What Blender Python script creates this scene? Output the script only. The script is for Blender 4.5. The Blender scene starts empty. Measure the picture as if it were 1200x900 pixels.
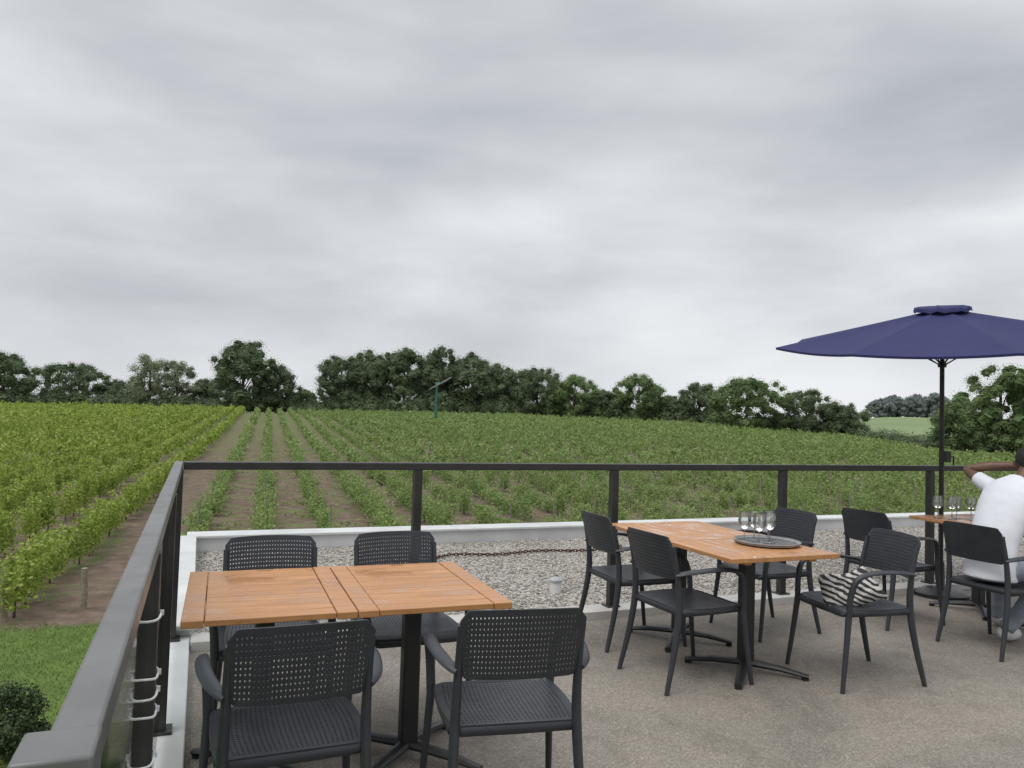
import bpy, bmesh, math, random
import numpy as np
from mathutils import Vector, Matrix
rad = math.radians
rng = np.random.default_rng(7); random.seed(7)
S = bpy.context.scene; COL = S.collection
YAW = rad(22); CY, SY = math.cos(YAW), math.sin(YAW)
EYE = 1.5; GZ = -4.3
TH = rad(4.5); CT, ST = math.cos(TH), math.sin(TH)

# ------------------------------------------------------------------ helpers
class MB:
    def __init__(s): s.v = []; s.f = []
    def box(s, c, d, R=None):
        hx, hy, hz = [k/2 for k in d]; b = len(s.v); c = Vector(c)
        for z in (-hz, hz):
            for x, y in ((-hx,-hy),(hx,-hy),(hx,hy),(-hx,hy)):
                p = Vector((x,y,z))
                if R is not None: p = R @ p
                s.v.append(tuple(p+c))
        s.f += [tuple(b+i for i in q) for q in ((3,2,1,0),(4,5,6,7),(0,1,5,4),(1,2,6,5),(2,3,7,6),(3,0,4,7))]
        return s
    def tube(s, path, rads, seg=10, side=(1,0,0), closed=False):
        P = [Vector(p) for p in path]; n = len(P)
        if not isinstance(rads, (list,)): rads = [rads]*n
        sv = Vector(side); b = len(s.v)
        for i in range(n):
            if closed: t = P[(i+1) % n]-P[i-1]
            else: t = P[min(i+1,n-1)]-P[max(i-1,0)]
            t.normalize()
            q = sv - t*sv.dot(t)
            if q.length < 1e-4: q = t.orthogonal()
            sv = q.normalized(); w = t.cross(sv)
            r = rads[i]; ra, rb = (r if isinstance(r, tuple) else (r, r))
            for k in range(seg):
                a = 2*math.pi*k/seg
                s.v.append(tuple(P[i]+sv*(ra*math.cos(a))+w*(rb*math.sin(a))))
        m = n if closed else n-1
        for i in range(m):
            j = (i+1) % n
            for k in range(seg):
                l = (k+1) % seg
                s.f.append((b+i*seg+k, b+i*seg+l, b+j*seg+l, b+j*seg+k))
        if not closed:
            s.f.append(tuple(b+k for k in reversed(range(seg))))
            s.f.append(tuple(b+(n-1)*seg+k for k in range(seg)))
        return s
    def lathe(s, prof, c=(0,0,0), seg=24):
        b = len(s.v); n = len(prof)
        for r, z in prof:
            for k in range(seg):
                a = 2*math.pi*k/seg
                s.v.append((c[0]+r*math.cos(a), c[1]+r*math.sin(a), c[2]+z))
        for i in range(n-1):
            for k in range(seg):
                l = (k+1) % seg
                s.f.append((b+i*seg+k, b+i*seg+l, b+(i+1)*seg+l, b+(i+1)*seg+k))
        return s
    def build(s, name, mat, parent=None, smooth=40, bevel=0, bseg=2):
        me = bpy.data.meshes.new(name); me.from_pydata(s.v, [], s.f); me.update()
        me.materials.append(mat)
        if smooth:
            me.polygons.foreach_set('use_smooth', [True]*len(me.polygons))
            if smooth < 170: me.set_sharp_from_angle(angle=rad(smooth))
        o = bpy.data.objects.new(name, me); COL.objects.link(o)
        if parent: o.parent = parent
        if bevel:
            m = o.modifiers.new('bevel', 'BEVEL'); m.width = bevel; m.segments = bseg; m.limit_method = 'ANGLE'
        return o

def cat(pts, n=6):
    P = [Vector(p) for p in pts]; out = []
    for i in range(len(P)-1):
        p0 = P[max(i-1,0)]; p1 = P[i]; p2 = P[i+1]; p3 = P[min(i+2,len(P)-1)]
        for k in range(n):
            t = k/n
            out.append(0.5*((2*p1)+(p2-p0)*t+(2*p0-5*p1+4*p2-p3)*t*t+(3*p1-p0-3*p2+p3)*t**3))
    out.append(P[-1]); return out

def tag(o, label=None, cat_=None, group=None, kind=None):
    if label: o['label'] = label
    if cat_: o['category'] = cat_
    if group: o['group'] = group
    if kind: o['kind'] = kind
    return o
def empty(name, loc, rz=0, label=None, cat_=None, group=None):
    o = bpy.data.objects.new(name, None); COL.objects.link(o)
    o.location = loc; o.rotation_euler = (0,0,rz); o.empty_display_size = .1
    return tag(o, label, cat_, group)
def copy_tree(o, parent=None):
    c = o.copy(); COL.objects.link(c); c.parent = parent
    for ch in list(o.children): copy_tree(ch, c)
    return c
def sm(a, b, x):
    t = np.clip((x-a)/(b-a), 0, 1); return t*t*(3-2*t)

def quads_mesh(name, V, mat, parent=None, smooth=False):
    N = len(V); me = bpy.data.meshes.new(name)
    me.vertices.add(4*N); me.vertices.foreach_set('co', V.reshape(-1).astype(np.float32))
    me.loops.add(4*N); me.loops.foreach_set('vertex_index', np.arange(4*N, dtype=np.int32))
    me.polygons.add(N); me.polygons.foreach_set('loop_start', np.arange(0, 4*N, 4, dtype=np.int32))
    try: me.polygons.foreach_set('loop_total', np.full(N, 4, dtype=np.int32))
    except Exception: pass
    me.update(calc_edges=True); me.validate()
    me.materials.append(mat)
    o = bpy.data.objects.new(name, me); COL.objects.link(o)
    if parent: o.parent = parent
    return o
def leaf_quads(C, size, nrm=None, nb=.0, asp=.75):
    N = len(C); R = rng.normal(size=(N,3))
    R /= np.linalg.norm(R, axis=1, keepdims=True)+1e-9
    if nrm is not None: R = R*(1-nb)+nrm*nb; R /= np.linalg.norm(R, axis=1, keepdims=True)+1e-9
    T = rng.normal(size=(N,3)); T -= R*(T*R).sum(1, keepdims=True); T /= np.linalg.norm(T, axis=1, keepdims=True)+1e-9
    B = np.cross(R, T); s = (size if np.ndim(size) else np.full(N, size))[:,None]
    return np.stack([C+T*s*.5, C+B*s*.5*asp+T*s*.08, C-T*s*.5, C-B*s*.5*asp+T*s*.08], 1)

# ------------------------------------------------------------------ node materials
def newmat(name):
    m = bpy.data.materials.new(name); m.use_nodes = True
    nt = m.node_tree; b = nt.nodes['Principled BSDF']
    return m, nt, b
def nd(nt, typ, **kw):
    n = nt.nodes.new(typ)
    for k, v in kw.items(): setattr(n, k, v)
    return n
def mth(nt, op, a, b=None, clamp=False):
    n = nd(nt, 'ShaderNodeMath', operation=op, use_clamp=clamp)
    for i, x in enumerate((a, b)):
        if x is None: continue
        if isinstance(x, (int, float)): n.inputs[i].default_value = x
        else: nt.links.new(x, n.inputs[i])
    return n.outputs[0]
def mixc(nt, f, a, b, blend='MIX'):
    n = nd(nt, 'ShaderNodeMix', data_type='RGBA', blend_type=blend)
    for i, x in ((0, f), (6, a), (7, b)):
        if isinstance(x, (int, float)): n.inputs[i].default_value = x
        elif isinstance(x, tuple): n.inputs[i].default_value = (*x, 1)
        else: nt.links.new(x, n.inputs[i])
    return n.outputs[2]
def noise(nt, vec, scale, detail=4, rough=.55, dist=0):
    n = nd(nt, 'ShaderNodeTexNoise'); n.inputs['Scale'].default_value = scale
    n.inputs['Detail'].default_value = detail; n.inputs['Roughness'].default_value = rough; n.inputs['Distortion'].default_value = dist
    if vec is not None: nt.links.new(vec, n.inputs['Vector'])
    return n.outputs['Fac']
def ramp(nt, f, stops):
    n = nd(nt, 'ShaderNodeValToRGB'); e = n.color_ramp.elements
    while len(e) < len(stops): e.new(.5)
    for k, (p, c) in enumerate(stops):
        e[k].position = p; e[k].color = (*c, 1) if isinstance(c, tuple) else (c, c, c, 1)
    nt.links.new(f, n.inputs[0]); return n.outputs[0]
def mrange(nt, x, a, b):
    n = nd(nt, 'ShaderNodeMapRange', interpolation_type='SMOOTHSTEP'); nt.links.new(x, n.inputs[0])
    n.inputs[1].default_value = a; n.inputs[2].default_value = b; return n.outputs[0]
def bump(nt, b, h, strength, dist=.01):
    n = nd(nt, 'ShaderNodeBump'); n.inputs['Strength'].default_value = strength; n.inputs['Distance'].default_value = dist
    nt.links.new(h, n.inputs['Height']); nt.links.new(n.outputs[0], b.inputs['Normal'])
def objco(nt): return nd(nt, 'ShaderNodeTexCoord').outputs['Object']
def pos(nt): return nd(nt, 'ShaderNodeNewGeometry').outputs['Position']

def simple(name, c1, c2, rough=.5, scale=6, bstr=0, bscale=200, metallic=0, spec=.5, bdist=.002):
    m, nt, b = newmat(name); o = objco(nt)
    nt.links.new(mixc(nt, ramp(nt, noise(nt, o, scale), [(.35,0.),(.65,1.)]), c1, c2), b.inputs['Base Color'])
    r = noise(nt, o, scale*2.3); nt.links.new(mth(nt, 'MULTIPLY_ADD', r, .25), b.inputs['Roughness'])
    b.inputs['Roughness'].links[0].from_node.inputs[2].default_value = rough-.12
    b.inputs['Metallic'].default_value = metallic; b.inputs['Specular IOR Level'].default_value = spec
    if bstr: bump(nt, b, noise(nt, o, bscale, 2), bstr, bdist)
    return m
def foliage(name, cols, trans=.3, nscale=.5):
    m, nt, b = newmat(name)
    g = nd(nt, 'ShaderNodeNewGeometry')
    f = mth(nt, 'ADD', mth(nt, 'MULTIPLY', g.outputs['Random Per Island'], .45), mth(nt, 'MULTIPLY', noise(nt, g.outputs['Position'], nscale, 3), .6))
    c = ramp(nt, f, [(.22, cols[0]), (.5, cols[1]), (.8, cols[2])])
    nt.links.new(c, b.inputs['Base Color']); b.inputs['Roughness'].default_value = .62; b.inputs['Specular IOR Level'].default_value = .25
    t = nd(nt, 'ShaderNodeBsdfTranslucent'); nt.links.new(c, t.inputs['Color'])
    mx = nd(nt, 'ShaderNodeMixShader'); mx.inputs[0].default_value = trans
    nt.links.new(b.outputs[0], mx.inputs[1]); nt.links.new(t.outputs[0], mx.inputs[2])
    nt.links.new(mx.outputs[0], nt.nodes['Material Output'].inputs[0])
    return m
def glassmat(name, tint, base=.04, blend=.25):
    m, nt, b = newmat(name); nt.nodes.remove(b)
    tr = nd(nt, 'ShaderNodeBsdfTransparent'); tr.inputs[0].default_value = (*tint, 1)
    gl = nd(nt, 'ShaderNodeBsdfGlossy'); gl.inputs['Roughness'].default_value = .03
    lw = nd(nt, 'ShaderNodeLayerWeight'); lw.inputs[0].default_value = blend
    f = mth(nt, 'ADD', mth(nt, 'MULTIPLY', lw.outputs['Fresnel'], .8), base, True)
    mx = nd(nt, 'ShaderNodeMixShader'); nt.links.new(f, mx.inputs[0])
    nt.links.new(tr.outputs[0], mx.inputs[1]); nt.links.new(gl.outputs[0], mx.inputs[2])
    nt.links.new(mx.outputs[0], nt.nodes['Material Output'].inputs[0]); return m

M = {}
M['resin'] = simple('anthracite_resin', (.024,.027,.032), (.033,.036,.043), .45, 9, .15, 260)
M['black'] = simple('black_metal', (.012,.012,.013), (.02,.02,.021), .42, 7, .05, 300)
M['rail'] = simple('rail_metal', (.02,.019,.019), (.03,.028,.028), .38, 7, .05, 300)
M['rail_grey'] = simple('sky_sheen_rail', (.1,.099,.097), (.145,.143,.14), .34, 5, .05, 300)  # sky reflection on the black rail, put into the base colour as grey
M['white'] = simple('white_flashing', (.5,.51,.5), (.62,.63,.62), .45, 2.5, .1, 8)
M['kerb'] = simple('pale_concrete', (.42,.405,.38), (.52,.505,.475), .85, 3, .3, 60)
M['plaster'] = simple('plaster', (.5,.47,.42), (.58,.55,.5), .85, 1.2, .2, 60)
M['plastic'] = simple('white_plastic', (.6,.61,.6), (.7,.7,.68), .4, 8)
M['grey'] = simple('grey_metal', (.3,.31,.31), (.42,.43,.43), .4, 8)
M['rust'] = simple('rusty_iron', (.06,.024,.014), (.11,.042,.024), .8, 40, .4, 120)
M['tray'] = simple('tray_dark', (.06,.058,.056), (.09,.088,.086), .3, 10)
M['trayrim'] = simple('tray_rim', (.2,.2,.2), (.28,.28,.28), .3, 10)
M['bark'] = simple('bark', (.05,.04,.03), (.1,.08,.06), .9, 3, .5, 12)
M['post_wood'] = simple('weathered_wood', (.2,.16,.12), (.3,.26,.2), .9, 10, .4, 50)
M['stake'] = simple('weathered_stake', (.16,.14,.12), (.25,.23,.2), .8, 10)
M['teal'] = simple('teal_paint', (.02,.11,.095), (.03,.15,.125), .4, 2)
M['glass'] = glassmat('rail_glass', (.93,.95,.94), .02, .12)
M['wineglass'] = glassmat('thin_glass', (.92,.94,.94), .12, .45)
M['vine_a'] = foliage('vine_leaves_bright', ((.14,.215,.034),(.27,.36,.064),(.44,.51,.14)), .38, .35)
M['vine_b'] = foliage('vine_leaves_mid', ((.125,.2,.055),(.225,.315,.1),(.35,.42,.165)), .38, .3)
M['tree_a'] = foliage('tree_dark', ((.08,.12,.066),(.135,.186,.098),(.2,.255,.132)), .4, .2)
M['tree_b'] = foliage('tree_mid', ((.088,.148,.06),(.158,.232,.09),(.23,.3,.13)), .4, .2)
M['tree_c'] = foliage('tree_pale', ((.18,.22,.14),(.25,.295,.18),(.32,.36,.225)), .4, .25)
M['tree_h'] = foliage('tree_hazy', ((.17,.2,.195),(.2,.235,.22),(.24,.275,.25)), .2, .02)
M['shrub'] = foliage('shrub_dark', ((.025,.045,.02),(.05,.078,.032),(.085,.12,.05)), .2, 2)
M['shrub_y'] = foliage('shrub_yellow', ((.1,.12,.03),(.2,.2,.06),(.35,.32,.12)), .2, 3)
M['grass'] = foliage('grass_blades', ((.075,.12,.028),(.115,.175,.04),(.165,.225,.06)), .25, .6)
M['skin'] = simple('brown_skin', (.13,.07,.045), (.165,.09,.058), .5, 14, .1, 120)
M['hair'] = simple('black_hair', (.01,.009,.008), (.02,.017,.015), .7, 60, .5, 200)
M['shirt'] = simple('white_cotton', (.66,.67,.72), (.73,.74,.78), .9, 4, .35, 6, bdist=.03)
M['denim'] = simple('pale_blue_denim', (.2,.225,.27), (.28,.305,.35), .9, 12, .4, 12, bdist=.015)
M['shoe'] = simple('pale_shoe', (.55,.54,.53), (.66,.65,.64), .7, 12)

m, nt, b = newmat('navy_canvas'); o_ = objco(nt)
c_ = mixc(nt, noise(nt, o_, 3), (.025,.028,.105), (.036,.038,.14))
nt.links.new(c_, b.inputs['Base Color']); b.inputs['Roughness'].default_value = .85
bump(nt, b, noise(nt, o_, 6, 3), .2, .02)
t_ = nd(nt, 'ShaderNodeBsdfTranslucent'); nt.links.new(c_, t_.inputs[0])
mx = nd(nt, 'ShaderNodeMixShader'); mx.inputs[0].default_value = .2
nt.links.new(b.outputs[0], mx.inputs[1]); nt.links.new(t_.outputs[0], mx.inputs[2]); nt.links.new(mx.outputs[0], nt.nodes['Material Output'].inputs[0])
M['canvas'] = m

m, nt, b = newmat('oiled_teak'); o_ = objco(nt)
mp = nd(nt, 'ShaderNodeMapping'); mp.inputs['Scale'].default_value = (2.2, 26, 26); nt.links.new(o_, mp.inputs[0])
gr = noise(nt, mp.outputs[0], 1.6, 6, .6, .4)
oi = nd(nt, 'ShaderNodeNewGeometry').outputs['Random Per Island']
c1 = ramp(nt, gr, [(.25,(.36,.16,.058)),(.5,(.49,.24,.095)),(.8,(.61,.33,.145))])
c1 = mixc(nt, mth(nt, 'MULTIPLY', oi, .4), c1, (.36,.16,.058))
wet = ramp(nt, noise(nt, o_, 7, 3), [(.5,0.),(.6,1.)])
c1 = mixc(nt, mth(nt, 'MULTIPLY', wet, .3), c1, (.36,.145,.05))
nt.links.new(c1, b.inputs['Base Color'])
nt.links.new(mth(nt, 'SUBTRACT', .38, mth(nt, 'MULTIPLY', wet, .28)), b.inputs['Roughness'])
bump(nt, b, gr, .15, .003); M['teak'] = m

m, nt, b = newmat('zebra_cloth'); o_ = objco(nt)
w = nd(nt, 'ShaderNodeTexWave', wave_type='BANDS', bands_direction='DIAGONAL'); w.inputs['Scale'].default_value = 12; w.inputs['Distortion'].default_value = 5
w.inputs['Detail'].default_value = 1.5; w.inputs['Detail Scale'].default_value = .9; nt.links.new(o_, w.inputs[0])
nt.links.new(ramp(nt, w.outputs['Fac'], [(.46,(.015,.014,.014)),(.54,(.45,.43,.4))]), b.inputs['Base Color']); b.inputs['Roughness'].default_value = .8
M['zebra'] = m

m, nt, b = newmat('exposed_aggregate'); p_ = pos(nt)
v = nd(nt, 'ShaderNodeTexVoronoi'); v.inputs['Scale'].default_value = 140; nt.links.new(p_, v.inputs['Vector'])
sep = nd(nt, 'ShaderNodeSeparateColor'); nt.links.new(v.outputs['Color'], sep.inputs[0])
c1 = ramp(nt, sep.outputs[0], [(0,(.118,.102,.085)),(.3,(.196,.172,.142)),(.62,(.262,.233,.194)),(.85,(.32,.287,.242)),(1,(.47,.43,.37))])
c1 = mixc(nt, .45, c1, (.232,.206,.171))
st = ramp(nt, noise(nt, p_, .8, 7, .62, .6), [(.3,(.68,.67,.66)),(.5,(.92,.92,.92)),(.72,(1.14,1.13,1.12))])
c1 = mixc(nt, 1., c1, st, 'MULTIPLY')
st2 = ramp(nt, noise(nt, p_, 4.5, 5, .6, .3), [(.34,(.8,.79,.78)),(.5,(1.,1.,1.))])
c1 = mixc(nt, .8, c1, st2, 'MULTIPLY')
nt.links.new(c1, b.inputs['Base Color']); b.inputs['Roughness'].default_value = .78
bump(nt, b, mth(nt, 'SUBTRACT', 1., v.outputs['Distance']), .45, .004); M['patio'] = m

def gravelmat(name, use_island):
    m, nt, b = newmat(name); p_ = pos(nt)
    if use_island: r_ = nd(nt, 'ShaderNodeNewGeometry').outputs['Random Per Island']
    else:
        v = nd(nt, 'ShaderNodeTexVoronoi'); v.inputs['Scale'].default_value = 70; nt.links.new(p_, v.inputs['Vector'])
        sp = nd(nt, 'ShaderNodeSeparateColor'); nt.links.new(v.outputs['Color'], sp.inputs[0]); r_ = sp.outputs[0]
        bump(nt, b, mth(nt, 'SUBTRACT', 1., v.outputs['Distance']), .5, .012)
    c = ramp(nt, r_, [(0,(.19,.17,.145)),(.25,(.3,.275,.238)),(.55,(.385,.36,.317)),(.8,(.455,.43,.39)),(1,(.58,.555,.51))])
    c = mixc(nt, .7, c, ramp(nt, noise(nt, p_, 1.3, 4), [(.3,.74),(.65,1.05)]), 'MULTIPLY')
    nt.links.new(c, b.inputs['Base Color']); b.inputs['Roughness'].default_value = .8
    return m
M['gravel'] = gravelmat('gravel_bed', False); M['pebble'] = gravelmat('pebbles', True)

m, nt, b = newmat('field_ground'); p_ = pos(nt)
sp = nd(nt, 'ShaderNodeSeparateXYZ'); nt.links.new(p_, sp.inputs[0]); X, Y = sp.outputs[0], sp.outputs[1]
wob = mth(nt, 'MULTIPLY', mth(nt, 'SUBTRACT', noise(nt, p_, .35, 4), .5), 2.4)
off = mth(nt, 'ADD', mth(nt, 'SUBTRACT', mth(nt, 'MULTIPLY', X, CT), mth(nt, 'MULTIPLY', Y, ST)), mth(nt, 'MULTIPLY', wob, .5))
soil = ramp(nt, noise(nt, p_, 1.7, 8, .65), [(.3,(.1,.07,.052)),(.5,(.16,.116,.088)),(.72,(.24,.183,.142))])
weed = ramp(nt, noise(nt, p_, 9, 4), [(.3,(.075,.115,.03)),(.7,(.17,.22,.07))])
wf = mrange(nt, noise(nt, p_, .8, 8, .7), .46, .62)
far_weed = mrange(nt, Y, 50, 160)
lane = mth(nt, 'MULTIPLY', mrange(nt, off, -5.9, -5.4), mth(nt, 'SUBTRACT', 1., mrange(nt, off, -4.2, -3.5)))
lane = mth(nt, 'MULTIPLY', lane, mth(nt, 'SUBTRACT', 1., mrange(nt, Y, 45, 100)))
wf = mth(nt, 'MULTIPLY', mth(nt, 'ADD', mth(nt, 'MULTIPLY', wf, .75), mth(nt, 'MULTIPLY', far_weed, .35), True), mth(nt, 'SUBTRACT', 1., mth(nt, 'MULTIPLY', lane, .85)))
g1 = mixc(nt, wf, soil, weed)
lawnc = ramp(nt, noise(nt, p_, 2.2, 6, .65), [(.3,(.085,.13,.03)),(.55,(.12,.182,.043)),(.75,(.17,.222,.064))])
lm = mth(nt, 'SUBTRACT', 1., mrange(nt, mth(nt, 'ADD', Y, mth(nt, 'MULTIPLY', wob, 1.1)), 22.6, 23.6))
g1 = mixc(nt, lm, g1, lawnc)
ln = nd(nt, 'ShaderNodeVectorMath', operation='LENGTH'); nt.links.new(p_, ln.inputs[0])
fieldc = ramp(nt, noise(nt, p_, .006, 3), [(.4,(.17,.225,.105)),(.6,(.2,.255,.125))])
g1 = mixc(nt, mrange(nt, ln.outputs['Value'], 225, 270), g1, fieldc)
nt.links.new(g1, b.inputs['Base Color']); b.inputs['Roughness'].default_value = .95; b.inputs['Specular IOR Level'].default_value = .2
bump(nt, b, noise(nt, p_, 5, 6, .7), .8, .12); M['ground'] = m

# ------------------------------------------------------------------ terrain
AZ = [-180,-60,-34,-15.5,-5,0,12.5,18.4,24,31,45,60,180]
GG = [1.5,3.4,3.8,4.5,5.3,5.5,4.6,3.4,2.7,1.2,.8,.8,1.5]
def terr(x, y):
    x = np.asarray(x, float); y = np.asarray(y, float)
    xc = x*CY-y*SY; dc = x*SY+y*CY
    az = np.degrees(np.arctan2(xc, dc)); r = np.hypot(x, y)
    t = np.clip((r-26)/(222-26), 0, 1); s = .45*t+.55*t*t*(3-2*t)
    z = GZ+np.interp(az, AZ, GG)*s
    z += .25*np.sin(x*.05+1)*np.sin(y*.043)*sm(30, 120, r)
    z += 15*sm(330, 900, r)*np.exp(-((az-28)/6.5)**2)
    return z
rs = np.concatenate([[0.], np.geomspace(4, 5000, 110)]); na = 240
ang = np.linspace(0, 2*np.pi, na, endpoint=False)
gx = rs[:,None]*np.sin(ang)[None]; gy = rs[:,None]*np.cos(ang)[None]; gz = terr(gx, gy)
V = np.stack([gx, gy, gz], -1).reshape(-1, 3)
F = []
for i in range(len(rs)-1):
    for k in range(na):
        l = (k+1) % na; F.append((i*na+k, i*na+l, (i+1)*na+l, (i+1)*na+k))
me = bpy.data.meshes.new('ground'); me.from_pydata(V.tolist(), [], F); me.validate(); me.update()
me.polygons.foreach_set('use_smooth', [True]*len(me.polygons)); me.materials.append(M['ground'])
o = bpy.data.objects.new('ground', me); COL.objects.link(o); tag(o, 'brown soil and green grass ground below the terrace', 'ground', kind='structure')

# ------------------------------------------------------------------ building and terrace
PE = 5.33
b_ = MB().box((7.4,1.6,-2.2), (15.1,15.0,4.1))
bd = b_.build('building', M['plaster'], bevel=.01); tag(bd, 'pale plastered building that carries the rooftop terrace', 'building', kind='structure')
fl = MB().box((7.5,-.335,-.07), (15.0,2*(PE+.335),.14)).build('terrace_floor', M['patio'])
tag(fl, 'brown exposed aggregate terrace floor', 'floor', kind='structure')
kb = MB()
for k in range(6): kb.box((.004+1.247+2.5*k, PE-.098, .02), (2.492,.2,.07))
tag(kb.build('kerb', M['kerb'], bevel=.006), 'low pale concrete kerb between terrace floor and roof gravel', 'kerb', kind='structure')
gb = MB().box((7.5,(PE+8.88)/2+.004,-.1), (15.0,8.88-PE-.008,.1)).build('roof_bed', M['gravel'])
tag(gb, 'flat roof bed under the gravel', 'roof', kind='structure')
bm = bmesh.new(); bmesh.ops.create_icosphere(bm, subdivisions=1, radius=1); bm.verts.ensure_lookup_table()
IV = np.array([v.co[:] for v in bm.verts]); IF = np.array([[v.index for v in f.verts] for f in bm.faces]); bm.free()
N = 56000
cx = rng.uniform(.03, 11.5, N); cyy = rng.uniform(PE+.03, 8.84, N); s = rng.gamma(5, .0015, N).clip(.004,.019)
sc = np.stack([s*rng.uniform(.8,1.4,N), s*rng.uniform(.7,1.2,N), s*rng.uniform(.5,.8,N)], 1)
a = rng.uniform(0, 6.28, N); P = IV[None]*sc[:,None]*(1+.15*rng.normal(size=(N,12,1)))
px_ = P[...,0]*np.cos(a)[:,None]-P[...,1]*np.sin(a)[:,None]; py_ = P[...,0]*np.sin(a)[:,None]+P[...,1]*np.cos(a)[:,None]
P = np.stack([px_+cx[:,None], py_+cyy[:,None], P[...,2]-.05+.3*s[:,None]+.004*rng.uniform(0,1,(N,1))], -1).reshape(-1,3)
FF = (IF[None]+12*np.arange(N)[:,None,None]).reshape(-1)
me = bpy.data.meshes.new('gravel'); nf = len(FF)//3
me.vertices.add(len(P)); me.vertices.foreach_set('co', P.reshape(-1).astype(np.float32))
me.loops.add(len(FF)); me.loops.foreach_set('vertex_index', FF.astype(np.int32))
me.polygons.add(nf); me.polygons.foreach_set('loop_start', np.arange(0, 3*nf, 3, dtype=np.int32))
me.update(calc_edges=True); me.validate(); me.polygons.foreach_set('use_smooth', [True]*nf); me.materials.append(M['pebble'])
o = bpy.data.objects.new('gravel', me); COL.objects.link(o); tag(o, 'loose grey and tan pebbles on the flat roof', 'gravel', kind='stuff')

pr = empty('parapet', (0,9,0), 0, 'low white metal parapet edging the gravel roof and the terrace side', 'parapet')
def W(mb, name, mat, par, bevel=0):
    ob = mb.build(name, mat, par, bevel=bevel); ob.matrix_parent_inverse = Matrix.Translation(-par.location); return ob
W(MB().box((7.4,9.0,-.03), (15.15,.22,.24)), 'far_upstand', M['white'], pr, .004)
W(MB().box((-.1,7.1,-.03), (.2,3.56,.24)), 'side_upstand', M['white'], pr, .004)
c = MB()
for k in range(5): c.box((-.19+1.62+3.02*k, 9.02, .105), (3.012,.32,.03))
W(c, 'far_cap', M['white'], pr, .006)
W(MB().box((-.1,7.06,.105), (.24,3.58,.028)), 'side_cap', M['white'], pr, .006)
W(MB().box((-.1,-.1,-.0525), (.2,10.8,.195)), 'terrace_curb', M['white'], pr, .006)

def chain():
    mb = MB(); n = 62
    pts = cat([(2.25,7.75,0),(2.6,8.02,.0),(3.1,7.9,.005),(3.6,8.04,.0),(4.2,7.95,.0),(4.75,8.1,0)], 12)
    L = [0]
    for i in range(1, len(pts)): L.append(L[-1]+(pts[i]-pts[i-1]).length)
    for k in range(n):
        d = L[-1]*(k+.5)/n; i = max(j for j in range(len(L)) if L[j] <= d); i = min(i, len(pts)-2)
        p = pts[i].lerp(pts[i+1], (d-L[i])/(L[i+1]-L[i])); t = (pts[i+1]-pts[i]).normalized()
        sd = Vector((0,0,1)) if k % 2 else t.cross(Vector((0,0,1)))
        sd = (sd+Vector((0,0,.5))).normalized()
        path = [p+Vector((0,0,-.026))+t*(.03*math.cos(a))+sd*(.0125*math.sin(a)) for a in np.linspace(0, 2*math.pi, 10, endpoint=False)]
        mb.tube(path, .0064, 6, closed=True)
    return mb.build('chain', M['rust'])
tag(chain(), 'rusty brown chain lying across the roof gravel', 'chain')
vt = empty('vent_pipe', (2.98,6.2,-.05), 0, 'short pale grey vent pipe standing in the roof gravel', 'vent pipe')
MB().lathe([(.0,.0),(.05,.0),(.05,.09),(.045,.095)], seg=20).build('pipe', M['plastic'], vt)
MB().lathe([(.045,.09),(.058,.095),(.058,.112),(.04,.128),(.0,.133)], seg=20).build('cap', M['grey'], vt)

# ------------------------------------------------------------------ railings
RY, RX, RT = 5.25, -.11, 1.15
def post(par, x, y, z0=.0):
    o = MB().box((x,y,(z0+RT-.05)/2), (.058,.058,RT-.05-z0)).build('post', M['rail'], par, bevel=.003)
    MB().box((0,0,0), (.11,.105,.012)).build('base_plate', M['rail'], o, bevel=.002).location = (x,y,z0+.0065)
    return o
fr = empty('railing', (0,0,0), 0, 'black metal railing along the far terrace edge above the gravel roof', 'railing')
xs = [1.43,3.0,4.65,6.4,8.1,9.8]
MB().box((5.0,RY,RT-.025), (10.16,.062,.05)).build('top_rail', M['rail'], fr, bevel=.005)
for x in xs: post(fr, x, RY, .0555)
lr = empty('railing', (0,0,0), 0, 'black and grey railing with glass panels on the left terrace side', 'railing')
yE = .95
MB().box((RX,(yE+RY+.031)/2,RT-.024), (.05,RY+.031-yE,.048)).build('top_rail', M['rail_grey'], lr, bevel=.005)
MB().box((RX-.01,yE-.04,RT-.026), (.074,.082,.056)).build('rail_bracket', M['rail_grey'], lr, bevel=.004)
ys = [RY, 3.8, 2.32, .92]
for y in ys: post(lr, RX, y, .046)
for i in range(3):
    y0, y1 = ys[i+1]+.05, ys[i]-.05
    MB().box((RX,(y0+y1)/2,.585), (.008,y1-y0,.93)).build('glass_panel', M['glass'], lr)
for k, (z, tl_) in enumerate(((.93,.004),(.78,-.005),(.725,.004),(.68,-.004),(.55,.004))):
    mb = MB()
    path = []
    for a in np.linspace(0, 2*math.pi, 32, endpoint=False):
        ca, sa = math.cos(a), math.sin(a)
        path.append((RX+.0345*math.copysign(abs(ca)**.35, ca), 2.305+.05*math.copysign(abs(sa)**.45, sa), z+tl_*ca-.004*(1-abs(ca))))
    mb.tube(path, .0034, 6, closed=True)
    mb.box((RX+.037,2.318,z+tl_), (.01,.012,.013))
    t = mb.build('cable_tie', M['plastic'], smooth=60)
    tag(t, 'white cord tied round the nearest left railing post, %s' % ['topmost of the five','second from the top','middle one of the five','fourth from the top','lowest of the five'][k], 'cable tie', 'white ties on the railing post')

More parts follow.
